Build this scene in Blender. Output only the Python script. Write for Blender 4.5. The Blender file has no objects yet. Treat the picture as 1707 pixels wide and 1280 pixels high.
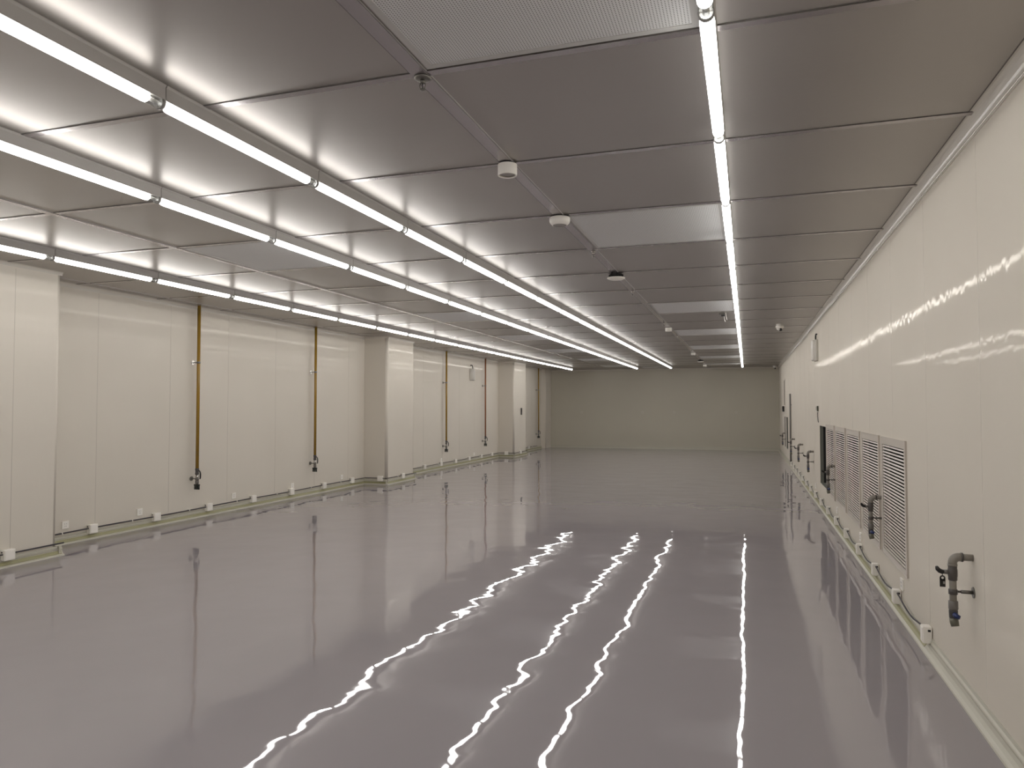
import bpy, bmesh, math, random
from mathutils import Vector, Matrix

S = bpy.context.scene
COL = S.collection
PI = math.pi

# ------------------------------------------------------------------ camera, world, exposure
CAM_Z = 1.548
cam_data = bpy.data.cameras.new('camera')
cam_data.sensor_width = 36.0
cam_data.lens = 36.0 * 1206.6 / 1707.0
cam_data.clip_start = 0.05
cam = bpy.data.objects.new('camera', cam_data)
COL.objects.link(cam)
cam.location = (0, 0, CAM_Z)
cam.rotation_mode = 'XYZ'
cam.rotation_euler = (PI / 2 + 0.03175, 0.0005, 0.31325)
S.camera = cam

world = bpy.data.worlds.new('world')
S.world = world
world.use_nodes = True
world.node_tree.nodes['Background'].inputs['Color'].default_value = (0.02, 0.02, 0.02, 1)
world.node_tree.nodes['Background'].inputs['Strength'].default_value = 0.2

S.view_settings.view_transform = 'Standard'
S.view_settings.look = 'None'
S.view_settings.gamma = 1.0
S.view_settings.use_curve_mapping = False
S.view_settings.exposure = 0.0
TUBE_STRENGTH = 27.5          # straight down; the frosted tube is dimmer on its sides and dark on its metal back
TUBE_COLOR = (1.0, 0.978, 0.945)
S.cycles.max_bounces = 12
S.cycles.diffuse_bounces = 6
S.cycles.glossy_bounces = 6
S.cycles.sample_clamp_indirect = 6.0
S.cycles.caustics_reflective = True
S.cycles.use_denoising = True

# ------------------------------------------------------------------ dimensions
H = 2.969                       # ceiling
XR, XL = 1.093, -7.38           # side walls
XC = -6.86                      # front of the boxed columns
Y0, Y1 = -4.4, 27.12            # back wall, far wall
ROWS = (-0.117, -2.447, -3.604, -5.914)
LAMP_END = 25.32
P = 1.2                         # ceiling module

# ------------------------------------------------------------------ materials
def mat(name, color, rough=0.5, metal=0.0, spec=0.5):
    m = bpy.data.materials.new(name)
    m.use_nodes = True
    b = m.node_tree.nodes['Principled BSDF']
    b.inputs['Base Color'].default_value = (*color, 1)
    b.inputs['Roughness'].default_value = rough
    b.inputs['Metallic'].default_value = metal
    b.inputs['Specular IOR Level'].default_value = spec
    return m

def nd(m, kind, **kw):
    n = m.node_tree.nodes.new(kind)
    for k, v in kw.items():
        setattr(n, k, v)
    return n

def lk(m, a, b):
    m.node_tree.links.new(a, b)

def bsdf(m):
    return m.node_tree.nodes['Principled BSDF']

def noise(m, scale, detail=2.0, rough=0.5, vec_scale=None):
    tc = nd(m, 'ShaderNodeTexCoord')
    n = nd(m, 'ShaderNodeTexNoise')
    n.inputs['Scale'].default_value = scale
    n.inputs['Detail'].default_value = detail
    n.inputs['Roughness'].default_value = rough
    if vec_scale:
        mp = nd(m, 'ShaderNodeMapping')
        mp.inputs['Scale'].default_value = vec_scale
        lk(m, tc.outputs['Object'], mp.inputs['Vector'])
        lk(m, mp.outputs['Vector'], n.inputs['Vector'])
    else:
        lk(m, tc.outputs['Object'], n.inputs['Vector'])
    return n

def bump(m, src, dist, prev=None):
    b = nd(m, 'ShaderNodeBump')
    b.inputs['Strength'].default_value = 1.0
    b.inputs['Distance'].default_value = dist
    lk(m, src, b.inputs['Height'])
    if prev is not None:
        lk(m, prev.outputs['Normal'], b.inputs['Normal'])
    return b

def vary(m, src, c0, c1, lo=0.35, hi=0.65, socket='Base Color'):
    r = nd(m, 'ShaderNodeValToRGB')
    r.color_ramp.elements[0].position = lo
    r.color_ramp.elements[1].position = hi
    r.color_ramp.elements[0].color = (*c0, 1)
    r.color_ramp.elements[1].color = (*c1, 1)
    lk(m, src, r.inputs['Fac'])
    lk(m, r.outputs['Color'], bsdf(m).inputs[socket])

M = {}
# painted steel wall panels
m = M['wall'] = mat('painted_wall_panel', (0.66, 0.615, 0.54), 0.5, 0.0, 0.0)
n1 = noise(m, 1.0, 2, 0.5, (1.0, 1.0, 0.45))
n2 = noise(m, 10.0, 2, 0.5, (1.0, 1.0, 0.4))
b1 = bump(m, n1.outputs['Fac'], 0.0035)
b2 = bump(m, n2.outputs['Fac'], 0.0011, b1)
lk(m, b2.outputs['Normal'], bsdf(m).inputs['Normal'])
vary(m, noise(m, 0.7, 2).outputs['Fac'], (0.68, 0.635, 0.56), (0.70, 0.655, 0.58))
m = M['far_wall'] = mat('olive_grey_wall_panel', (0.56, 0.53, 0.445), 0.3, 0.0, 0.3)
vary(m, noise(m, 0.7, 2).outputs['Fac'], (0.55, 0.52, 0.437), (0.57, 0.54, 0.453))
# a weak clear gloss over the paint
m = M['wall']
fr = nd(m, 'ShaderNodeFresnel')
fr.inputs['IOR'].default_value = 1.4
ml = nd(m, 'ShaderNodeMath', operation='MULTIPLY')
ml.inputs[1].default_value = 0.14
lk(m, fr.outputs[0], ml.inputs[0])
gl = nd(m, 'ShaderNodeBsdfGlossy')
gl.inputs['Roughness'].default_value = 0.05
gl.inputs['Color'].default_value = (1, 0.95, 0.88, 1)
lk(m, b2.outputs['Normal'], gl.inputs['Normal'])
lk(m, b2.outputs['Normal'], fr.inputs['Normal'])
mx = nd(m, 'ShaderNodeMixShader')
lk(m, ml.outputs[0], mx.inputs[0])
lk(m, bsdf(m).outputs[0], mx.inputs[1])
lk(m, gl.outputs[0], mx.inputs[2])
lk(m, mx.outputs[0], m.node_tree.nodes['Material Output'].inputs['Surface'])
M['joint'] = mat('wall_panel_joint', (0.5, 0.46, 0.4), 0.4)
M['joint_light'] = mat('pale_panel_joint', (0.70, 0.655, 0.58), 0.3)
M['cove'] = mat('aluminium_cove', (0.62, 0.59, 0.53), 0.25)
M['bright_edge'] = mat('polished_aluminium_edge', (0.75, 0.72, 0.68), 0.2, 0.9)
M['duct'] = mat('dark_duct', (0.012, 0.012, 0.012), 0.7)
M['reveal'] = mat('opening_reveal', (0.2, 0.2, 0.17), 0.5)
# ceiling panels
m = M['ceiling'] = mat('ceiling_panel', (0.36, 0.33, 0.295), 0.37, 0.78)
n1 = noise(m, 1.3, 2)
n2 = noise(m, 30.0, 2, 0.5, (0.04, 1.0, 1.0))
b1 = bump(m, n1.outputs['Fac'], 0.003)
b2 = bump(m, n2.outputs['Fac'], 0.0002, b1)
lk(m, b2.outputs['Normal'], bsdf(m).inputs['Normal'])
vary(m, noise(m, 0.8, 1).outputs['Fac'], (0.368, 0.343, 0.318), (0.387, 0.361, 0.335))
M['strip'] = mat('ceiling_strip', (0.40, 0.37, 0.37), 0.22, 0.85)
M['joint_shade'] = mat('dark_joint_shade', (0.12, 0.11, 0.10), 0.6)  # dark colour stands in for the shadow in the panel gaps
# perforated filter panel: rows of small dark holes
m = M['perforated'] = mat('perforated_panel', (0.55, 0.56, 0.55), 0.5, 0.3)
tc = nd(m, 'ShaderNodeTexCoord')
vo = nd(m, 'ShaderNodeTexVoronoi')
vo.inputs['Scale'].default_value = 85.0
vo.inputs['Randomness'].default_value = 0.0
lk(m, tc.outputs['Object'], vo.inputs['Vector'])
vary(m, vo.outputs['Distance'], (0.10, 0.10, 0.10), (0.74, 0.74, 0.73), 0.29, 0.37)
M['panel_frame'] = mat('panel_frame', (0.5, 0.49, 0.47), 0.35)
# epoxy floor, poured in slightly uneven waves
m = M['floor'] = mat('grey_epoxy', (0.285, 0.262, 0.26), 0.02)
bsdf(m).inputs['IOR'].default_value = 1.5
n1 = noise(m, 2.0, 1.5, 0.45)
n2 = noise(m, 6.0, 1.0, 0.4)
b1 = bump(m, n1.outputs['Fac'], 0.0044)
b2 = bump(m, n2.outputs['Fac'], 0.00055, b1)
lk(m, b2.outputs['Normal'], bsdf(m).inputs['Normal'])
vary(m, noise(m, 0.35, 2).outputs['Fac'], (0.315, 0.289, 0.305), (0.333, 0.305, 0.322))
M['skirting'] = mat('pale_skirting', (0.52, 0.50, 0.42), 0.35)
M['tape'] = mat('yellow_green_tape', (0.32, 0.305, 0.165), 0.4)
M['white'] = mat('white_plastic', (0.9, 0.87, 0.81), 0.35)
M['offwhite'] = mat('offwhite_plastic', (0.62, 0.59, 0.54), 0.4)
M['far_plate'] = mat('beige_plate', (0.6, 0.57, 0.49), 0.4)
M['lens_grey'] = mat('grey_lens', (0.3, 0.28, 0.26), 0.3)
M['black'] = mat('black_plastic', (0.014, 0.013, 0.013), 0.35)
M['darkgrey'] = mat('dark_grey_plastic', (0.06, 0.057, 0.055), 0.4)
M['housing'] = mat('lamp_housing', (0.5, 0.48, 0.46), 0.35)
M['ring'] = mat('lamp_ring', (0.26, 0.25, 0.24), 0.35)
M['chrome'] = mat('chrome', (0.5, 0.48, 0.45), 0.18, 1.0)
M['steel'] = mat('dull_steel', (0.2, 0.19, 0.17), 0.35, 0.7)
M['yellow_pipe'] = mat('yellow_brown_pipe', (0.31, 0.18, 0.022), 0.25)
M['bronze_pipe'] = mat('orange_brown_pipe', (0.27, 0.10, 0.035), 0.3)
M['grey_pipe'] = mat('grey_brown_pipe', (0.25, 0.23, 0.2), 0.35)
M['fitting'] = mat('dark_grey_fitting', (0.085, 0.075, 0.07), 0.4)
M['fitting_light'] = mat('grey_fitting', (0.165, 0.152, 0.138), 0.4)
M['olive'] = mat('olive_grey_nozzle', (0.15, 0.145, 0.105), 0.4)
M['blue'] = mat('blue_handle', (0.02, 0.035, 0.13), 0.35)
M['green_dark'] = mat('dark_green_fitting', (0.02, 0.026, 0.022), 0.4)
M['cable'] = mat('dark_violet_cable', (0.016, 0.011, 0.02), 0.45)
M['louver'] = mat('grille_paint', (0.62, 0.57, 0.51), 0.35)
M['screen'] = mat('green_grey_screen', (0.055, 0.06, 0.035), 0.3)
M['glass_dark'] = mat('dark_glass', (0.008, 0.008, 0.008), 0.08)
# the clear plastic end of a tube cover
m = M['clear'] = bpy.data.materials.new('clear_plastic')
m.use_nodes = True
nt = m.node_tree
nt.nodes.clear()
out = nt.nodes.new('ShaderNodeOutputMaterial')
mx = nt.nodes.new('ShaderNodeMixShader')
mx.inputs[0].default_value = 0.25
tr = nt.nodes.new('ShaderNodeBsdfTransparent')
tr.inputs['Color'].default_value = (0.92, 0.93, 0.92, 1)
gl = nt.nodes.new('ShaderNodeBsdfGlossy')
gl.inputs['Roughness'].default_value = 0.1
gl.inputs['Color'].default_value = (0.7, 0.7, 0.7, 1)
nt.links.new(tr.outputs[0], mx.inputs[1])
nt.links.new(gl.outputs[0], mx.inputs[2])
nt.links.new(mx.outputs[0], out.inputs[0])
# lit tube
m = M['tube'] = bpy.data.materials.new('lit_tube')
m.use_nodes = True
b = bsdf(m)
b.inputs['Base Color'].default_value = (0.9, 0.9, 0.9, 1)
b.inputs['Emission Color'].default_value = (*TUBE_COLOR, 1)
tc = nd(m, 'ShaderNodeTexCoord')
sx = nd(m, 'ShaderNodeSeparateXYZ')
lk(m, tc.outputs['Normal'], sx.inputs[0])
mr = nd(m, 'ShaderNodeMapRange')
mr.inputs['From Min'].default_value = -1.0
mr.inputs['From Max'].default_value = 1.0
lk(m, sx.outputs['Z'], mr.inputs['Value'])
rp = nd(m, 'ShaderNodeValToRGB')
el = rp.color_ramp.elements
el[0].position, el[0].color = 0.0, (1, 1, 1, 1)
el[1].position, el[1].color = 0.80, (0, 0, 0, 1)
for ps, v in ((0.22, 0.70), (0.45, 0.52), (0.62, 0.30)):
    e = el.new(ps)
    e.color = (v, v, v, 1)
lk(m, mr.outputs['Result'], rp.inputs['Fac'])
mu = nd(m, 'ShaderNodeMath', operation='MULTIPLY')
mu.inputs[1].default_value = TUBE_STRENGTH
lk(m, rp.outputs['Color'], mu.inputs[0])
lk(m, mu.outputs[0], b.inputs['Emission Strength'])

# ------------------------------------------------------------------ mesh helpers
class MB:
    def __init__(self):
        self.bm = bmesh.new()
        self.mats = []

    def mi(self, name):
        if name not in self.mats:
            self.mats.append(name)
        return self.mats.index(name)

    def _tag(self, faces, name, smooth=False):
        i = self.mi(name)
        for f in faces:
            f.material_index = i
            f.smooth = smooth

    def box(self, x0, x1, y0, y1, z0, z1, m, bev=0.0):
        vs = [self.bm.verts.new((x, y, z)) for x in (x0, x1) for y in (y0, y1) for z in (z0, z1)]
        q = [(0, 1, 3, 2), (4, 6, 7, 5), (0, 4, 5, 1), (2, 3, 7, 6), (0, 2, 6, 4), (1, 5, 7, 3)]
        fs = [self.bm.faces.new([vs[i] for i in f]) for f in q]
        self._tag(fs, m)
        if bev > 0:
            es = {e for f in fs for e in f.edges}
            r = bmesh.ops.bevel(self.bm, geom=list(es), offset=bev, segments=2, affect='EDGES', profile=0.5)
            self._tag(r['faces'], m)
            for f in self.bm.faces:
                if f.is_valid and f.material_index == self.mi(m):
                    pass
        return self

    def tube(self, pts, r, m, seg=16, cap=True, smooth=True):
        pts = [Vector(p) for p in pts]
        rs = r if isinstance(r, (list, tuple)) else [r] * len(pts)
        rings = []
        n = len(pts)
        prev = None
        for i, p in enumerate(pts):
            d = (pts[min(i + 1, n - 1)] - pts[max(i - 1, 0)]).normalized()
            if prev is None:
                a = Vector((0, 0, 1)) if abs(d.z) < 0.9 else Vector((1, 0, 0))
                u = d.cross(a).normalized()
            else:
                u = (prev - d * prev.dot(d)).normalized()
            prev = u
            w = d.cross(u)
            rings.append([self.bm.verts.new(p + (u * math.cos(2 * PI * k / seg) + w * math.sin(2 * PI * k / seg)) * rs[i]) for k in range(seg)])
        fs = []
        for a, b2 in zip(rings, rings[1:]):
            for k in range(seg):
                fs.append(self.bm.faces.new((a[k], a[(k + 1) % seg], b2[(k + 1) % seg], b2[k])))
        self._tag(fs, m, smooth)
        if cap:
            self._tag([self.bm.faces.new(list(reversed(rings[0]))), self.bm.faces.new(rings[-1])], m)
        return self

    def lathe(self, prof, m, c=(0, 0, 0), axis='z', seg=24, cap=True, smooth=True):
        """prof: (radius, height) pairs, turned about the axis through c; zero radius closes it"""
        def pt(r, h, a):
            x, y = r * math.cos(a), r * math.sin(a)
            v = {'z': (x, y, h), 'y': (x, h, y), 'x': (h, x, y)}[axis]
            return Vector(c) + Vector(v)
        rings = []
        for r, h in prof:
            rings.append([self.bm.verts.new(pt(max(r, 1e-5), h, 2 * PI * k / seg)) for k in range(seg)])
        fs = []
        for a, b2 in zip(rings, rings[1:]):
            for k in range(seg):
                fs.append(self.bm.faces.new((a[k], a[(k + 1) % seg], b2[(k + 1) % seg], b2[k])))
        self._tag(fs, m, smooth)
        if cap:
            self._tag([self.bm.faces.new(list(reversed(rings[0]))), self.bm.faces.new(rings[-1])], m)
        return self

    def prism(self, prof, a, b2, m, axis='y', smooth=False, cap=True):
        """closed profile in the plane across the axis, pushed from a to b2. axis y: (x,z); x: (y,z); z: (x,y)"""
        def pt(p, t):
            return {'y': (p[0], t, p[1]), 'x': (t, p[0], p[1]), 'z': (p[0], p[1], t)}[axis]
        A = [self.bm.verts.new(pt(p, a)) for p in prof]
        B = [self.bm.verts.new(pt(p, b2)) for p in prof]
        n = len(prof)
        fs = [self.bm.faces.new((A[k], A[(k + 1) % n], B[(k + 1) % n], B[k])) for k in range(n)]
        self._tag(fs, m, smooth)
        if cap:
            self._tag([self.bm.faces.new(list(reversed(A))), self.bm.faces.new(B)], m)
        return self

    def build(self, name, parent=None, loc=(0, 0, 0)):
        bmesh.ops.recalc_face_normals(self.bm, faces=self.bm.faces)
        me = bpy.data.meshes.new(name)
        self.bm.to_mesh(me)
        self.bm.free()
        for k in self.mats:
            me.materials.append(M[k])
        o = bpy.data.objects.new(name, me)
        COL.objects.link(o)
        o.location = loc
        if parent:
            o.parent = parent
        return o

def tag(o, label, cat, group=None):
    o['label'] = label
    o['category'] = cat
    if group:
        o['group'] = group
    return o

def thing(name, label, cat, loc, group=None):
    o = bpy.data.objects.new(name, None)
    COL.objects.link(o)
    o.location = loc
    o.empty_display_size = 0.1
    return tag(o, label, cat, group)

def struct(o):
    o['kind'] = 'structure'
    return o

def dup(root, loc, label, group=None):
    r = root.copy()
    COL.objects.link(r)
    r.location = loc
    r['label'] = label
    if group:
        r['group'] = group
    for ch in list(root.children):
        c = ch.copy()
        COL.objects.link(c)
        c.parent = r
        for g in list(ch.children):
            d = g.copy()
            COL.objects.link(d)
            d.parent = c
    return r

ORD = ['zeroth', 'first', 'second', 'third', 'fourth', 'fifth', 'sixth', 'seventh', 'eighth', 'ninth', 'tenth',
       'eleventh', 'twelfth', 'thirteenth', 'fourteenth', 'fifteenth', 'sixteenth', 'seventeenth', 'eighteenth',
       'nineteenth', 'twentieth', 'twenty-first', 'twenty-second', 'twenty-third', 'twenty-fourth']

# ------------------------------------------------------------------ the room
# floor
struct(MB().box(XL - 0.2, XR + 0.2, Y0 - 0.2, Y1 + 0.2, -0.12, 0.0, 'floor').build('floor'))
# ceiling
struct(MB().box(XL - 0.2, XR + 0.2, Y0 - 0.2, Y1 + 0.2, H, H + 0.12, 'ceiling').build('ceiling'))

# openings low in the side wall: five behind louvred grilles, one bare, two far off
OPEN = [(5.87, 6.80), (6.98, 7.91), (8.12, 9.05), (9.24, 10.17), (10.36, 11.29), (11.42, 12.36), (21.6, 22.4), (22.95, 23.45)]
OZ0, OZ1 = 0.355, 1.255
w = MB()
w.box(XR, XR + 0.12, Y0, Y1 + 0.2, 0, OZ0, 'wall')
w.box(XR, XR + 0.12, Y0, Y1 + 0.2, OZ1, H, 'wall')
yy = Y0
for a, b in OPEN:
    w.box(XR, XR + 0.12, yy, a, OZ0, OZ1, 'wall')
    yy = b
w.box(XR, XR + 0.12, yy, Y1 + 0.2, OZ0, OZ1, 'wall')
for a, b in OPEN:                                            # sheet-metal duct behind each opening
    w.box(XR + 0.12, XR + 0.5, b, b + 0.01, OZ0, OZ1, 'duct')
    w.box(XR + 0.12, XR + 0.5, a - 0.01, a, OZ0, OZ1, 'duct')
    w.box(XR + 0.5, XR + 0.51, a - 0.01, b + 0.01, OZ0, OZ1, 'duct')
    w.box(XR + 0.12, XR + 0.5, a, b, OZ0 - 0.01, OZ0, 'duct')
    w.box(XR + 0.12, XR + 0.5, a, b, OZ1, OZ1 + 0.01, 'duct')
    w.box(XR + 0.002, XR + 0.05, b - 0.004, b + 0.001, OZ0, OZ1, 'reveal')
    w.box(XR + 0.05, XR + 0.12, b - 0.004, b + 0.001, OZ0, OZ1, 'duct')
    w.box(XR + 0.002, XR + 0.12, a, b, OZ0 - 0.001, OZ0 + 0.003, 'reveal')
k = 0
while 1.83 + 1.13 * k < Y1:
    y = 1.83 + 1.13 * k
    z0 = OZ1 + 0.05 if any(a - 0.1 < y < b + 0.1 for a, b in OPEN) else 0.12
    w.box(XR - 0.0008, XR, y - 0.0015, y + 0.0015, z0, H - 0.05, 'joint_light')
    k += 1
struct(w.build('wall_right'))

w = MB()
w.box(XL - 0.12, XL, Y0, Y1 + 0.2, 0, H, 'wall')
for k in range(-8, 20):
    y = 6.70 + 1.147 * k
    w.box(XL, XL + 0.0008, y - 0.002, y + 0.002, 0.15, H - 0.05, 'joint')
struct(w.build('wall_left'))
w = MB()
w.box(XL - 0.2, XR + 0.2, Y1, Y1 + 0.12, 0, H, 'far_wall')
for k in range(7):
    x = XL + 0.9 + 1.18 * k
    w.box(x - 0.0015, x + 0.0015, Y1 - 0.0008, Y1, 0.12, H - 0.05, 'joint')
struct(w.build('wall_far'))
struct(MB().box(XL - 0.2, XR + 0.2, Y0 - 0.12, Y0, 0, H, 'wall').build('wall_back'))

# boxed columns with rounded vertical corners
def column(y0, y1, xf=XC, r=0.05):
    prof = [(XL, y0)]
    for i in range(7):
        a = -PI / 2 + PI / 2 * i / 6
        prof.append((xf - r + r * math.cos(a), y0 + r + r * math.sin(a)))
    for i in range(7):
        a = PI / 2 * i / 6
        prof.append((xf - r + r * math.cos(a), y1 - r + r * math.sin(a)))
    prof.append((XL, y1))
    c = MB().prism(prof, 0, H, 'wall', 'z')
    for f in c.bm.faces:
        f.smooth = abs(f.normal.z) < 0.5 and f.calc_area() < 0.1 * H
    return c
COLS = [(4.55, 5.77), (13.05, 14.28), (21.38, 22.66)]
for i, (a, b) in enumerate(COLS):
    c = column(a, b)
    if i == 0:
        c.box(XC, XC + 0.0008, 5.26 - 0.002, 5.26 + 0.002, 0.15, H - 0.05, 'joint')
    struct(c.build('column'))
struct(column(26.35, Y1, -7.19, 0.03).build('column'))

# ceiling grid: flat cover strips with the gap shadow painted as a dark line on one edge
g = MB()
k = -5
while 2.76 + P * k < Y1:
    y = 2.76 + P * k
    g.box(XL, XR, y - 0.003, y + 0.038, H - 0.004, H, 'strip')
    g.box(XL, XR, y - 0.007, y - 0.003, H - 0.0025, H, 'joint_shade')
    k += 1
struct(g.build('trim_1'))
g = MB()
for x, wd in ((-1.345, 0.07), (-4.865, 0.06), (-7.17, 0.03)):
    g.box(x, x + wd, Y0, Y1, H - 0.006, H - 0.0005, 'strip')
    g.box(x + wd, x + wd + 0.006, Y0, Y1, H - 0.003, H, 'panel_frame')
    g.box(x - 0.006, x, Y0, Y1, H - 0.0022, H, 'joint_shade')
struct(g.build('trim_2'))

# concave aluminium cove where walls meet the ceiling
def cove_prof(xw, sgn, r=0.055):
    p = [(xw, H)]
    for i in range(9):
        a = PI / 2 * i / 8
        p.append((xw + sgn * (r - r * math.sin(a)), H - r + r * math.cos(a)))
    return [(xw, H)] + [(xw + sgn * r, H)] + [(xw + sgn * (r - r * math.sin(PI / 2 * i / 8)), H - r * (1 - math.cos(PI / 2 * i / 8))) for i in range(1, 9)]
c = MB()
c.prism(cove_prof(XR, -1, 0.058), Y0, Y1, 'cove', 'y')
c.tube([(XR - 0.003, Y0, H - 0.062), (XR - 0.003, Y1, H - 0.062)], 0.0045, 'bright_edge', 8)
c.box(XR - 0.006, XR, Y0, Y1, H - 0.078, H - 0.066, 'cove')
c.box(XR - 0.062, XR - 0.057, Y0, Y1, H - 0.002, H, 'joint_shade')
struct(c.build('trim_3'))
c = MB()
yy = Y0
for a, b in COLS + [(26.35, Y1)]:
    c.prism(cove_prof(XL, 1, 0.05), yy, a, 'cove', 'y')
    yy = b
for a, b in COLS:
    c.prism(cove_prof(XC, 1, 0.035), a, b, 'cove', 'y')
    c.prism([(a - (p[0] - XL), p[1]) for p in cove_prof(XL, 1, 0.035)], XL, XC + 0.035, 'cove', 'x')
struct(c.build('trim_4'))
c = MB()
c.prism([(Y1 - (p[0] - XL), p[1]) for p in cove_prof(XL, 1, 0.05)], XL, XR, 'cove', 'x')
struct(c.build('trim_5'))

# coved skirting
def skirt_prof(x, s):
    return [(x, 0), (x + s * 0.05, 0), (x + s * 0.047, 0.008), (x + s * 0.03, 0.018), (x + s * 0.018, 0.034), (x + s * 0.013, 0.055),
            (x + s * 0.016, 0.066), (x + s * 0.014, 0.074), (x + s * 0.006, 0.082), (x + s * 0.004, 0.1), (x, 0.101)]
def tape_prof(x, s):
    return [(x + s * 0.031, 0.0185), (x + s * 0.0185, 0.0345), (x + s * 0.0145, 0.052), (x + s * 0.0155, 0.052), (x + s * 0.0205, 0.036), (x + s * 0.033, 0.020)]
c = MB()
c.prism(skirt_prof(XR, -1), Y0, Y1, 'skirting', 'y')
c.prism(tape_prof(XR, -1), 5.25, 16.0, 'tape', 'y')
struct(c.build('baseboard_right'))
c = MB()
yy = Y0
for a, b in COLS + [(26.35, Y1)]:
    c.prism(skirt_prof(XL, 1), yy, a, 'skirting', 'y')
    if yy < 25:
        c.prism(tape_prof(XL, 1), yy, a, 'tape', 'y')
    yy = b
for a, b in COLS:
    c.prism(skirt_prof(XC, 1), a - 0.05, b + 0.05, 'skirting', 'y')
    c.prism(tape_prof(XC, 1), a - 0.02, b + 0.03, 'tape', 'y')
    c.prism([(a - (p[0] - XL), p[1]) for p in skirt_prof(XL, 1)], XL, XC + 0.03, 'skirting', 'x')
    c.prism([(a - (p[0] - XL), p[1]) for p in tape_prof(XL, 1)], XL, XC + 0.03, 'tape', 'x')
    c.prism([(b + (p[0] - XL), p[1]) for p in skirt_prof(XL, 1)], XL, XC + 0.03, 'skirting', 'x')
struct(c.build('baseboard_left'))
c = MB()
c.prism([(Y1 - (p[0] - XL), p[1]) for p in skirt_prof(XL, 1)], XL, XR, 'skirting', 'x')
struct(c.build('baseboard_far'))

# ------------------------------------------------------------------ tube lights in four ceiling rows
def make_lamp():
    t = thing('tube_light', '', 'light', (0, 0, 0), 'tube lights in four ceiling rows')
    # origin: far end of the fixture on the ceiling, body runs towards -y
    hp = [(-0.027, 0), (0.027, 0), (0.027, -0.004), (0.021, -0.012), (0.021, -0.062), (0.024, -0.070), (-0.024, -0.070), (-0.021, -0.062), (-0.021, -0.012), (-0.027, -0.004)]
    MB().prism(hp, -1.196, -0.002, 'housing', 'y').build('housing', t)
    MB().lathe([(0.001, -1.178), (0.018, -1.177), (0.0255, -1.168), (0.0265, -1.155), (0.0265, -0.105), (0.0255, -0.092), (0.018, -0.084), (0.001, -0.083)],
               'tube', (0, 0, -0.083), 'y', 20, cap=False).build('lamp_tube', t)
    MB().lathe([(0.0255, -0.086), (0.0262, -0.06), (0.0262, -0.02), (0.024, -0.02), (0.024, -0.086)], 'clear', (0, 0, -0.083), 'y', 20, cap=False).build('end_cap', t)
    r = MB()
    r.lathe([(0.0235, -0.022), (0.0278, -0.022), (0.0278, -0.004), (0.0235, -0.004)], 'ring', (0, 0, -0.083), 'y', 20, cap=False)
    r.lathe([(0.012, -0.075), (0.012, -0.01)], 'ring', (0, 0, -0.083), 'y', 12)
    r.build('lamp_holder', t)
    return t
proto = make_lamp()
ROWNAME = {ROWS[0]: 'row beside the grille wall', ROWS[1]: 'third row from the column wall', ROWS[2]: 'second row from the column wall', ROWS[3]: 'row beside the column wall'}
FIRST = {ROWS[0]: 1.32, ROWS[1]: 1.33, ROWS[2]: 2.51, ROWS[3]: 3.68}
used = False
for x in ROWS:
    kmax = int(round((LAMP_END - FIRST[x]) / P))
    for k in range(-4 if x in ROWS[:2] else -5, kmax):
        yend = FIRST[x] + P * (k + 1)
        if k < 0:
            lab = 'lit tube light, %s one behind the viewpoint, %s' % (ORD[-k], ROWNAME[x])
        elif k < kmax // 2:
            lab = 'lit tube light, %s from the camera end, %s' % (ORD[k + 1], ROWNAME[x])
        else:
            lab = 'lit tube light, %s from the far end, %s' % (ORD[kmax - k], ROWNAME[x])
        if not used:
            used = True
            proto.location = (x, yend, H)
            proto['label'] = lab
        else:
            dup(proto, (x, yend, H), lab)

# ------------------------------------------------------------------ perforated filter panels set in the ceiling
def make_filter(wd):
    t = thing('filter_panel', '', 'air panel', (0, 0, 0))
    L = P - 0.065
    f = MB()
    f.box(0, wd, 0, 0.03, -0.005, 0, 'panel_frame').box(0, wd, L - 0.03, L, -0.005, 0, 'panel_frame')
    f.box(0, 0.03, 0.03, L - 0.03, -0.005, 0, 'panel_frame').box(wd - 0.03, wd, 0.03, L - 0.03, -0.005, 0, 'panel_frame')
    f.build('frame', t)
    MB().box(0.03, wd - 0.03, 0.03, L - 0.03, -0.003, 0, 'perforated').build('perforated_sheet', t)
    return t
near_names = ['overhead at the top edge of the picture', 'beside the white conical detector', 'first past the dark-topped disc detector', 'second past the dark-topped disc detector',
              'third past the dark-topped disc detector', 'fourth past the dark-topped disc detector', 'fifth past the dark-topped disc detector, by the far wall']
fr = make_filter(1.11)
for i, k in enumerate((-1, 2, 6, 9, 12, 15, 18)):
    loc = (-1.258, 2.76 + P * k + 0.045, H)
    lab = 'perforated grey ceiling panel, ' + near_names[i]
    if i == 0:
        fr.location = loc
        fr['label'] = lab
        fr['group'] = 'perforated ceiling panels by the grille wall'
    else:
        dup(fr, loc, lab)
fl = make_filter(1.12)
for i, k in enumerate((2, 6, 9, 12, 15, 18)):
    loc = (-4.79, 2.76 + P * k + 0.045, H)
    lab = 'perforated grey ceiling panel in the column-side bay, %s from the camera' % ORD[i + 1]
    if i == 0:
        fl.location = loc
        fl['label'] = lab
        fl['group'] = 'perforated ceiling panels in the column-side bay'
    else:
        dup(fl, loc, lab)
fm = make_filter(1.08)
fm.location = (-3.565, 2.76 + P * 19 + 0.045, H)
fm['label'] = 'perforated ceiling panel between the two middle light rows'

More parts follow.
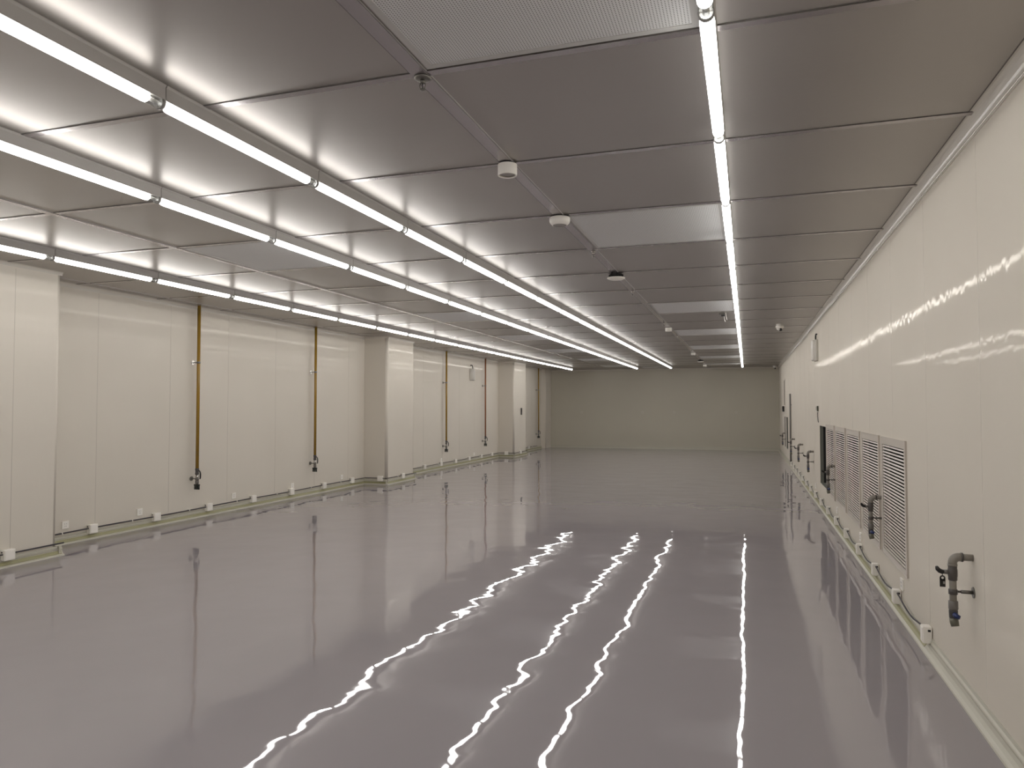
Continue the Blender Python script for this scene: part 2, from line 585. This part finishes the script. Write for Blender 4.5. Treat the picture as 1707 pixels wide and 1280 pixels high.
# ------------------------------------------------------------------ ceiling devices on the strip
XS = -1.31
def detector_round(y, lab):
    t = thing('smoke_detector', lab, 'detector', (XS, y, H - 0.006), 'white round detectors on the ceiling strip')
    MB().lathe([(0.05, 0.0), (0.05, -0.006)], 'black', seg=32).build('mounting_plate', t)
    MB().lathe([(0.056, -0.006), (0.0565, -0.012), (0.0565, -0.066), (0.055, -0.07), (0.048, -0.07), (0.046, -0.066), (0.046, -0.062)], 'white', seg=32, cap=False).build('housing', t)
    MB().lathe([(0.046, -0.06), (0.03, -0.063), (0.001, -0.064)], 'lens_grey', seg=32, cap=False).build('lens', t)
    return t
d0 = detector_round(3.96, 'white drum-shaped smoke detector on the ceiling strip, closest to the camera')
dup(d0, (XS, 13.1, H - 0.006), 'white drum-shaped detector on the ceiling strip, first beyond the flat disc detector')
dup(d0, (XS, 19.35, H - 0.006), 'small far white drum-shaped detector on the strip, just before the dark detector')
dup(d0, (XS, 24.9, H - 0.006), 'smallest white drum-shaped detector on the strip, by the far wall')
t = thing('smoke_detector', 'white conical smoke detector on the strip beside a perforated panel', 'detector', (XS, 5.2, H - 0.006))
MB().lathe([(0.066, 0), (0.066, -0.007)], 'black', seg=32).build('mounting_plate', t)
MB().lathe([(0.074, -0.007), (0.0775, -0.011), (0.0775, -0.03), (0.073, -0.045), (0.058, -0.062), (0.052, -0.064)], 'white', seg=40, cap=False).build('housing', t)
MB().lathe([(0.052, -0.063), (0.03, -0.058), (0.001, -0.057)], 'lens_grey', seg=32, cap=False).build('lens', t)
def disc_detector(y, lab):
    t = thing('disc_detector', lab, 'detector', (XS, y, H - 0.006), 'dark-topped disc detectors')
    b = MB()
    b.lathe([(0.065, 0), (0.06, -0.018)], 'black', seg=32)
    for i in range(8):
        a = 2 * PI * i / 8
        b.box(0.07 * math.cos(a) - 0.008, 0.07 * math.cos(a) + 0.008, 0.07 * math.sin(a) - 0.008, 0.07 * math.sin(a) + 0.008, -0.04, -0.004, 'black')
    b.lathe([(0.035, -0.016), (0.035, -0.042)], 'black', seg=24)
    b.build('base', t)
    MB().lathe([(0.088, -0.036), (0.095, -0.04), (0.094, -0.046), (0.075, -0.056), (0.04, -0.061), (0.001, -0.062)], 'white', seg=40, cap=False).lathe([(0.088, -0.036), (0.001, -0.038)], 'black', seg=40, cap=False).build('disc', t)
    return t
dd = disc_detector(7.65, 'flat white disc detector with open black base on the ceiling strip, the big one')
dup(dd, (XS, 22.6, H - 0.006), 'small far black-based detector on the ceiling strip near the far wall')

def sprinkler(y, lab, x=XS, sc=1.0, m='chrome'):
    t = thing('sprinkler', lab, 'sprinkler', (x, y, H - 0.006), 'small sprinkler heads on the ceiling strip')
    MB().lathe([(0.036 * sc, 0), (0.038 * sc, -0.004), (0.030 * sc, -0.011), (0.014 * sc, -0.012)], m, seg=24).build('escutcheon', t)
    b = MB()
    b.lathe([(0.011, -0.010), (0.011, -0.024), (0.007, -0.026)], m, seg=14)
    b.tube([(0.009, 0, -0.024), (0.014, 0, -0.034), (0.012, 0, -0.044), (0.003, 0, -0.052)], 0.0022, m, 8)
    b.tube([(-0.009, 0, -0.024), (-0.014, 0, -0.034), (-0.012, 0, -0.044), (-0.003, 0, -0.052)], 0.0022, m, 8)
    b.build('frame_arms', t)
    MB().lathe([(0.0025, -0.026), (0.0025, -0.05)], 'darkgrey', seg=10).build('bulb', t)
    MB().lathe([(0.012, -0.052), (0.013, -0.055), (0.004, -0.057)], m, seg=16).build('deflector', t)
    return t
sprinkler(2.80, 'large dark chrome sprinkler head on the ceiling strip, before the drum-shaped detector', m='steel')
sp = sprinkler(6.45, 'small chrome sprinkler head on the strip between conical and disc detectors', sc=0.5)
dup(sp, (XS, 8.83, H - 0.006), 'small chrome sprinkler head on the strip just past the disc detector')
dup(sp, (XS, 12.35, H - 0.006), 'tiny chrome sprinkler head on the strip just before the second drum-shaped detector')
dup(sp, (XS, 14.75, H - 0.006), 'tiny chrome sprinkler head on the strip just past the second drum-shaped detector')
dup(sp, (XS, 18.7, H - 0.006), 'tiny chrome sprinkler head on the strip before the third drum-shaped detector')

# small bracket with loose wires
t = thing('wire_bracket', 'small dark grey bracket with loose white wires hanging from the ceiling', 'bracket', (-0.32, 11.35, H - 0.0))
b = MB().box(-0.06, 0.02, -0.004, 0.004, -0.03, 0, 'steel').box(-0.03, 0.02, -0.012, 0.012, -0.055, -0.03, 'darkgrey')
b.build('plate', t)
MB().tube([(0.035, 0, 0), (0.04, 0, -0.05), (0.05, 0.01, -0.1), (0.055, 0, -0.11)], 0.004, 'white', 8).build('wire', t)
MB().tube([(0.01, 0, -0.05), (0.015, 0.01, -0.1), (0.03, 0, -0.14)], 0.004, 'white', 8).build('wire', t)

# dome cameras
def dome(x, y, lab):
    t = thing('dome_camera', lab, 'camera', (x, y, H), 'dome cameras')
    MB().lathe([(0.055, 0), (0.058, -0.01), (0.058, -0.03), (0.066, -0.036), (0.066, -0.062), (0.06, -0.07)], 'white', seg=32).build('housing', t)
    MB().lathe([(0.001, 0.048), (0.02, 0.044), (0.036, 0.033), (0.045, 0.017), (0.048, 0), (0.048, -0.01)], 'white', (0.0, 0, -0.068), 'z', 24, cap=False)
    e = MB()
    prof = [(0.052 * math.cos(a), -0.052 * math.sin(a)) for a in [PI / 2 * i / 8 for i in range(9)]]
    e.lathe(prof, 'offwhite', (0, 0, -0.068), 'z', 28, cap=False)
    e.build('eyeball', t)
    l = MB()
    prof = [(0.034 * math.cos(a) if i < 6 else 0.001, -0.016 * math.sin(a)) for i, a in enumerate([PI / 2 * i / 6 for i in range(7)])]
    l.lathe(prof, 'black', (0, 0, 0), 'z', 24)
    o = l.build('lens', t, (0.008, -0.024, -0.098))
    o.rotation_euler = (-0.75, 0.25, 0)
    return t
dc = dome(0.555, 13.2, 'white dome camera with black lens on the ceiling beyond the light row')
dup(dc, (0.93, 26.4, H), 'tiny white dome camera in the far corner of the ceiling')

# ------------------------------------------------------------------ return-air grilles
def make_grille():
    t = thing('louvred_grille', '', 'grille', (XR, 0, 0), 'louvred grilles low in the side wall')
    y0, y1, z0, z1 = -0.495, 0.495, 0.322, 1.300
    iy0, iy1, iz0, iz1 = y0 + 0.058, y1 - 0.058, z0 + 0.045, z1 - 0.062
    f = MB()
    f.box(-0.010, 0.004, y0, y1, iz1, z1, 'louver').box(-0.010, 0.004, y0, y1, z0, iz0, 'louver')
    f.box(-0.010, 0.004, y0, iy0, iz0, iz1, 'louver').box(-0.010, 0.004, iy1, y1, iz0, iz1, 'louver')
    f.box(-0.013, -0.010, y0 - 0.003, y0 + 0.005, z0 - 0.003, z1 + 0.003, 'louver').box(-0.013, -0.010, y1 - 0.005, y1 + 0.003, z0 - 0.003, z1 + 0.003, 'louver')
    f.box(-0.013, -0.010, y0, y1, z1 - 0.005, z1 + 0.003, 'louver').box(-0.013, -0.010, y0, y1, z0 - 0.003, z0 + 0.005, 'louver')
    f.build('frame', t)
    n = 34
    s = MB()
    for i in range(n):
        z = iz0 + (iz1 - iz0) * (i + 0.5) / n
        s.prism([(-0.0075, z - 0.0055), (-0.006, z - 0.0062), (-0.001, z + 0.0055), (-0.0025, z + 0.0062)], iy0, iy1, 'louver', 'y')
    s.build('louver_blades', t)
    return t
gr = make_grille()
GY = [6.335, 7.445, 8.585, 9.705, 10.825]
GN = ['first from the camera, closest to the big water pipe', 'second from the camera, behind a water pipe', 'third and middle one of the five', 'fourth from the camera',
      'fifth and last, next to the bare dark opening']
for i, y in enumerate(GY):
    lab = 'pale louvred wall grille, ' + GN[i]
    if i == 0:
        gr.location = (XR, y, 0)
        gr['label'] = lab
    else:
        dup(gr, (XR, y, 0), lab)

# ------------------------------------------------------------------ water pipes on the grille wall
def make_water_pipe(with_tag):
    t = thing('water_pipe', '', 'pipe', (1.0, 0, 0))
    W = XR - 1.0
    ztop = 0.776
    MB().tube([(0.03, 0, ztop), (W, 0, ztop)], 0.0175, 'grey_pipe').build('wall_stub', t)
    e = MB()
    R = 0.03
    arc = [(R - R * math.cos(a), 0, ztop - R + R * math.sin(a)) for a in [PI / 2 * i / 8 for i in range(9)]]
    e.tube([(0, 0, ztop - R - 0.012)] + arc + [(R + 0.012, 0, ztop)], 0.0215, 'grey_pipe')
    e.tube([(R + 0.008, 0, ztop), (R + 0.017, 0, ztop)], 0.0235, 'fitting')
    e.tube([(0, 0, ztop - R - 0.016), (0, 0, ztop - R - 0.006)], 0.0232, 'grey_pipe')
    e.build('elbow', t)
    MB().tube([(0, 0, 0.74), (0, 0, 0.49)], 0.0172, 'grey_pipe').build('down_pipe', t)
    v = MB()
    v.lathe([(0.0195, 0.733), (0.021, 0.73), (0.021, 0.715), (0.0225, 0.712), (0.0225, 0.678), (0.021, 0.675), (0.021, 0.66), (0.0195, 0.656)], 'fitting', seg=20)
    v.tube([(-0.018, 0, 0.697), (-0.04, 0, 0.697)], 0.011, 'fitting_light', 14)
    v.build('valve_body', t)
    MB().tube([(-0.036, -0.0, 0.697), (-0.048, -0.002, 0.697), (-0.06, -0.004, 0.702), (-0.07, -0.006, 0.712), (-0.074, -0.008, 0.724)], [0.009, 0.012, 0.012, 0.011, 0.007], 'black', 12).build('valve_handle', t)
    b = MB()
    b.lathe([(0.0175, 0.612), (0.0212, 0.610), (0.0212, 0.586), (0.0175, 0.584)], 'fitting', seg=20)
    b.tube([(0.018, 0, 0.6), (0.036, 0, 0.6)], 0.0055, 'fitting', 10)
    b.tube([(0.036, 0, 0.6), (W - 0.004, 0, 0.6)], 0.0095, 'steel', 12)
    b.lathe([(0.028, 0.0), (0.028, -0.004)], 'steel', (W, 0, 0.6), 'x', 20)
    b.build('wall_bracket', t)
    MB().lathe([(0.018, 0.553), (0.0225, 0.55), (0.0225, 0.513), (0.02, 0.505)], 'fitting_light', seg=20).build('coupling', t)
    v = MB()
    v.lathe([(0.019, 0.507), (0.021, 0.5), (0.02, 0.466), (0.017, 0.46)], 'darkgrey', seg=18)
    v.build('outlet_valve', t)
    k = MB()
    k.tube([(0.0, -0.02, 0.487), (0.006, -0.034, 0.482), (0.02, -0.036, 0.476)], [0.012, 0.013, 0.010], 'blue', 12)
    k.build('blue_knob', t)['label'] = 'blue knob'
    MB().tube([(0, 0, 0.463), (0.002, -0.002, 0.445), (0.006, -0.008, 0.424)], [0.02, 0.021, 0.019], 'olive', 16).build('outlet', t)
    if with_tag:
        g = MB()
        g.box(-0.062, -0.036, -0.0125, -0.011, 0.622, 0.668, 'black')
        g.lathe([(0.013, -0.0125), (0.013, -0.011)], 'black', (-0.049, 0, 0.668), 'y', 20)
        g.lathe([(0.006, -0.0135), (0.006, -0.0125)], 'white', (-0.049, 0, 0.668), 'y', 16)
        g.box(-0.047, -0.038, -0.0132, -0.0125, 0.637, 0.650, 'lens_grey')
        g.tube([(-0.049, -0.01, 0.679), (-0.047, -0.004, 0.69), (-0.045, 0.0, 0.7)], 0.002, 'black', 6)
        o = g.build('tag', t)
        o['label'] = 'black hanging tag'
    return t
wp = make_water_pipe(True)
wp.location = (1.0, 4.27, 0)
wp['label'] = 'big grey bent water pipe with black tag and blue valve, closest to the camera'
wp['group'] = 'bent water pipes on the grille wall'
w2 = make_water_pipe(False)
w2.location = (1.0, 6.86, 0)
w2['label'] = 'grey bent water pipe in front of the gap between first and second grilles'
w2['group'] = 'bent water pipes on the grille wall'
for y, lab in ((10.27, 'grey bent water pipe in front of the fifth grille, by the dark opening'),
               (13.5, 'small dark bent water pipe on bare wall, first beyond the dark opening'),
               (15.95, 'small dark bent water pipe, second beyond the dark opening'),
               (18.6, 'tiny dark bent water pipe just before the tall thin pole'),
               (22.75, 'tiny dark bent water pipe furthest along the grille wall')):
    dup(w2, (1.0, y, 0), lab)

# tall thin pole on the wall, far along
t = thing('wall_pole', 'tall thin grey pole standing up the wall beyond the small water pipes', 'pole', (XR - 0.035, 19.75, 0.0))
MB().tube([(0, 0, 0.10), (0.0, 0, 1.88)], 0.022, 'fitting_light', 12).build('tube', t)
for z in (0.35, 1.6):
    MB().tube([(0, 0, z), (0.035, 0, z)], 0.010, 'steel', 8).build('bracket', t)

# narrow dark window and black box far along the same wall
w = MB()
w.box(XR - 0.012, XR, 22.85, 23.45, 1.56, 1.60, 'louver').box(XR - 0.012, XR, 22.85, 23.45, 2.34, 2.38, 'louver')
w.box(XR - 0.012, XR, 22.85, 22.90, 1.60, 2.34, 'louver').box(XR - 0.012, XR, 23.40, 23.45, 1.60, 2.34, 'louver')
w.box(XR - 0.005, XR, 22.90, 23.40, 1.60, 2.34, 'glass_dark')
struct(w.build('window_1'))
t = thing('control_box', 'small black control box under the narrow dark window', 'control box', (XR, 23.5, 1.40))
MB().box(-0.06, 0, -0.07, 0.07, 0, 0.17, 'black', 0.008).build('case', t)
MB().box(-0.064, -0.06, -0.05, 0.05, 0.08, 0.14, 'screen').build('screen', t)
# wall controller above the bare opening
t = thing('wall_controller', 'small white wall controller with green-grey screen above the dark opening', 'controller', (XR, 12.55, 1.46))
MB().box(-0.03, 0, -0.055, 0.055, 0, 0.105, 'offwhite', 0.004).build('case', t)
MB().box(-0.024, -0.001, -0.0565, -0.0548, 0.02, 0.1, 'screen').box(-0.0318, -0.03, -0.04, 0.04, 0.035, 0.092, 'screen').build('screen', t)
tag(MB().tube([(XR - 0.012, 12.55, 1.46), (XR - 0.012, 12.56, 1.40), (XR - 0.01, 12.52, 1.34), (XR - 0.004, 12.50, 1.30)], 0.006, 'darkgrey', 8).build('controller_cable'),
    'short dark cable hanging under the wall controller', 'cable')

# emergency lights
def make_emergency(s):
    """s: +1 when the wall is on the -x side"""
    t = thing('emergency_light', '', 'emergency light', (0, 0, 0))
    def bx(b, x0, x1, *a, **k):
        return b.box(min(s * x0, s * x1), max(s * x0, s * x1), *a, **k)
    bx(MB(), 0, 0.05, -0.13, 0.13, -0.17, 0.17, 'offwhite', 0.012).build('housing', t)
    for dy in (-0.065, 0.065):
        MB().lathe([(0.03, -0.16), (0.034, -0.15), (0.034, 0.15), (0.03, 0.16)], 'offwhite', (s * 0.055, dy, 0), 'z', 16).build('lamp_head', t)
    MB().tube([(s * 0.02, -0.10, 0.255), (s * 0.02, 0.0, 0.265), (s * 0.02, 0.04, 0.255), (s * 0.02, 0.065, 0.225), (s * 0.02, 0.07, 0.165)], 0.012, 'black', 10).build('lead', t)
    return t
e = make_emergency(1)
e.location = (XL, 19.05, 2.46)
e['label'] = 'twin-head emergency light with bent black cable on the column-side wall'
e = make_emergency(-1)
e.location = (XR, 12.55, 2.45)
e['label'] = 'white twin-head emergency light high on the grille wall'

# ------------------------------------------------------------------ hanging air pipes along the column-side wall
def make_air_pipe(pm):
    t = thing('air_pipe', '', 'pipe', (-7.28, 0, 0))
    W = XL + 7.28
    MB().tube([(0, 0, H), (0, 0, 0.69)], 0.0225, pm, 18).build('pipe', t)
    b = MB()
    b.lathe([(0.0225, 2.185), (0.0265, 2.183), (0.0265, 2.157), (0.0225, 2.155)], 'steel', seg=18)
    b.tube([(-0.02, 0, 2.17), (W, 0, 2.17)], 0.007, 'steel', 10)
    b.lathe([(0.03, 0), (0.03, 0.006)], 'chrome', (W, 0, 2.17), 'x', 18)
    b.build('upper_bracket', t)
    b = MB()
    b.lathe([(0.0225, 0.566), (0.027, 0.563), (0.027, 0.54), (0.0225, 0.537)], 'steel', seg=18)
    b.tube([(-0.02, 0, 0.553), (W, 0, 0.553)], 0.007, 'steel', 10)
    b.lathe([(0.03, 0), (0.03, 0.012)], 'steel', (W, 0, 0.553), 'x', 18)
    b.build('lower_bracket', t)
    MB().lathe([(0.0235, 0.70), (0.026, 0.695), (0.026, 0.67), (0.023, 0.665), (0.023, 0.64), (0.026, 0.635), (0.026, 0.615), (0.022, 0.61)], 'fitting', seg=18).build('valve_body', t)
    MB().tube([(0.018, 0, 0.655), (0.035, 0, 0.668), (0.05, 0, 0.65), (0.057, 0, 0.62), (0.055, 0, 0.57), (0.05, 0, 0.55)], [0.008, 0.008, 0.009, 0.01, 0.01, 0.007], 'black', 10).build('valve_handle', t)
    MB().tube([(0, 0, 0.612), (0, 0, 0.53)], 0.021, 'chrome', 16).build('sleeve', t)
    MB().lathe([(0.022, 0.532), (0.0245, 0.525), (0.0245, 0.49), (0.02, 0.482)], 'fitting_light', seg=18).build('coupling', t)
    n = MB()
    n.lathe([(0.018, 0.484), (0.02, 0.475), (0.02, 0.44)], 'green_dark', seg=16)
    n.box(-0.045, 0.045, -0.012, 0.012, 0.455, 0.478, 'green_dark', 0.004)
    for dx in (-0.032, 0.0, 0.032):
        n.tube([(dx, 0, 0.46), (dx, 0, 0.405)], 0.0125, 'green_dark', 12)
    n.build('outlet_manifold', t)
    return t
a1 = make_air_pipe('yellow_pipe')
AG = 'hanging air pipes on the column-side wall'
a1.location = (-7.28, 8.26, 0)
a1['label'] = 'yellow-brown pipe hanging from ceiling to low valve, closest to the camera'
a1['group'] = AG
dup(a1, (-7.28, 11.15, 0), 'yellow-brown hanging pipe just before the middle column')
dup(a1, (-7.28, 17.05, 0), 'yellow-brown hanging pipe beyond the middle column, before the emergency light')
a2 = make_air_pipe('bronze_pipe')
a2.location = (-7.28, 19.95, 0)
a2['label'] = 'orange-brown hanging pipe between the emergency light and the next column'
a2['group'] = AG
dup(a1, (-7.28, 25.65, 0), 'thin far yellow-brown hanging pipe next to the far corner')

# ------------------------------------------------------------------ wall sockets, cable boxes, cables
def make_box(s, hw=0.055):
    """s: +1 when the wall is on the -x side of the box"""
    t = thing('cable_box', '', 'socket box', (0, 0, 0))
    b = MB()
    x0, x1 = sorted((0.0, s * 0.052))
    b.box(x0, x1, -hw, hw, -0.052, 0.052, 'white', 0.004)
    b.build('case', t)
    f = MB()
    x0, x1 = sorted((s * 0.052, s * 0.055))
    f.box(x0, x1, -hw + 0.01, hw - 0.01, -0.043, 0.043, 'white')
    f.build('face_plate', t)
    g = MB()
    x0, x1 = sorted((s * 0.008, s * 0.024))
    g.box(x0, x1, -hw - 0.0015, -hw + 0.0005, 0.022, 0.036, 'black')
    g.build('cable_slot', t)
    return t
bl = make_box(1)
LB = [(XC, 5.22, 'near column'), (XL, 6.64, 0), (XL, 7.61, 0), (XL, 8.58, 0), (XL, 9.56, 0), (XL, 10.56, 0), (XL, 11.55, 0), (XL, 12.54, 0),
      (XC, 13.70, 'middle column'), (XL, 15.89, 1), (XL, 16.87, 1), (XL, 17.84, 1), (XL, 18.82, 1), (XL, 19.78, 1), (XL, 20.71, 1),
      (XC, 21.95, 'far column'), (XL, 23.6, 2), (XL, 24.6, 2)]
bl['group'] = 'white cable boxes low on the column-side wall'
cnt = {0: 0, 1: 0, 2: 0}
for i, (x, y, w) in enumerate(LB):
    if isinstance(w, str):
        lab = 'white cable box low on the front of the %s' % w
    else:
        cnt[w] += 1
        lab = 'white cable box by the skirting, %s %s' % (ORD[cnt[w]], ('from the near column along the wall', 'beyond the middle column', 'beyond the far column')[w])
    loc = (x + 0.004, y, 0.118)
    if i == 0:
        bl.location = loc
        bl['label'] = lab
    else:
        dup(bl, loc, lab)
# boxes on the sides of the columns that face the camera
for yf, nm in ((13.05, 'middle'), (21.38, 'far')):
    c = dup(bl, (-6.99 if nm == 'middle' else -7.10, yf - 0.004, 0.118), 'white cable box low on the camera-facing side of the %s column' % nm)
    c.rotation_euler = (0, 0, -PI / 2)
br = make_box(-1, 0.035)
br['group'] = 'white cable boxes low on the grille wall'
for k in range(16):
    y = 5.19 + 0.955 * k
    lab = 'white cable box low on the grille wall, %s from the camera' % ORD[k + 1]
    loc = (XR - 0.004, y, 0.118)
    if k == 0:
        br.location = loc
        br['label'] = lab
    else:
        dup(br, loc, lab)

def make_socket(s, pm='white'):
    t = thing('wall_socket', '', 'socket', (0, 0, 0))
    x0, x1 = sorted((0.0, s * 0.012))
    MB().box(x0, x1, -0.043, 0.043, -0.043, 0.043, pm, 0.003).build('plate', t)
    h = MB()
    x0, x1 = sorted((s * 0.012, s * 0.0128))
    for dy, dz in ((-0.012, 0.012), (0.012, 0.012), (-0.008, -0.014), (0.008, -0.014)):
        h.box(x0, x1, dy - 0.0015, dy + 0.0015, dz - 0.005, dz + 0.005, 'darkgrey')
    h.build('socket_holes', t)
    return t
sl = make_socket(1)
for i, y in enumerate((6.30, 7.36, 9.14, 10.62, 12.2, 16.94, 19.27)):
    lab = ('white wall socket above the cable line, %s beyond the near column' % ORD[i + 1]) if i < 5 else ('white wall socket above the cable line, %s beyond the middle column' % ORD[i - 4])
    if i == 0:
        sl.location = (XL, y, 0.212)
        sl['label'] = lab
        sl['group'] = 'white wall sockets on the column-side wall'
    else:
        dup(sl, (XL, y, 0.212), lab)
sr = make_socket(-1)
for i, y in enumerate((6.06, 8.12, 10.1, 13.1)):
    lab = 'thin white wall socket above the cable on the grille wall, %s from the camera' % ORD[i + 1]
    if i == 0:
        sr.location = (XR, y, 0.23)
        sr['label'] = lab
        sr['group'] = 'white wall sockets on the grille wall'
    else:
        dup(sr, (XR, y, 0.23), lab)
# sockets on the far wall
sf = make_socket(1, 'far_plate')
for i, (x, nm) in enumerate(((-5.98, 'first from the column-side corner'), (-3.685, 'second from the column-side corner'), (-2.53, 'third from the column-side corner'), (-0.36, 'closest to the grille wall'))):
    lab = 'pale socket plate halfway up the far wall, ' + nm
    if i == 0:
        sf.location = (x, Y1, 1.345)
        sf['label'] = lab
        sf['group'] = 'pale socket plates on the far wall'
        sf.rotation_euler = (0, 0, -PI / 2)
    else:
        dup(sf, (x, Y1, 1.345), lab)
# narrow dark plate on the far column
t = thing('switch_plate', 'narrow dark plate on the front of the far column', 'plate', (XC, 22.13, 1.41))
MB().box(0, 0.02, -0.06, 0.06, -0.11, 0.11, 'darkgrey', 0.004).build('plate', t)
MB().box(0.02, 0.026, -0.03, 0.03, -0.02, 0.08, 'black').build('button_panel', t)

# cable run along the column-side wall, going round each column
ZC = 0.125
o = 0.03
def run(pts, lab):
    return tag(MB().tube(pts, 0.0075, 'cable', 8, smooth=False).build('cable'), lab, 'cable', 'dark violet cable runs on the column-side wall')
def seg(x, ya, yb):
    n = max(2, int((yb - ya) / 0.5))
    return [(x, ya + (yb - ya) * i / n, ZC + 0.004 * math.sin(5 * (ya + i))) for i in range(n + 1)]
NM = ['near', 'middle', 'far']
runs = []
prev_end = None
for (ca, cb), nm in zip(COLS, NM):
    if prev_end is not None:
        runs.append((seg(XL + o, prev_end, ca - o), 'dark violet cable low along the wall before the %s column' % nm))
        run([(XL + o + 0.012, ca - o, ZC), (-7.1, ca - o, ZC), (XC + o - 0.012, ca - o, ZC)], 'dark violet cable crossing the camera-facing side of the %s column' % nm)
    runs.append((seg(XC + o, ca - o, cb + 0.05), 'dark violet cable low along the front of the %s column' % nm))
    prev_end = cb + 0.02
runs.append((seg(XL + o, prev_end, 25.7), 'dark violet cable low along the wall beyond the far column'))
for pts, lab in runs:
    c = run(pts, lab)
    k = MB()
    x = pts[0][0]
    y = pts[0][1] + 0.45
    while y < pts[-1][1] - 0.2:
        k.box(x - o, x + 0.009, y - 0.006, y + 0.006, ZC - 0.012, ZC + 0.012, 'white')
        y += 0.98
    if k.bm.verts:
        k.build('cable_clips', c)
# cable along the grille wall, sagging between boxes
pts = []
for k in range(16):
    y = 5.19 + 0.955 * k
    n = 8
    for i in range(n):
        u = i / n
        pts.append((XR - 0.03, y + 0.955 * u, 0.152 - 0.045 * math.sin(PI * u) * (0.5 + 0.5 * math.sin(PI * u))))
tag(MB().tube(pts, 0.0055, 'cable', 8).build('cable'), 'thin dark cable sagging between white boxes along the grille wall', 'cable')
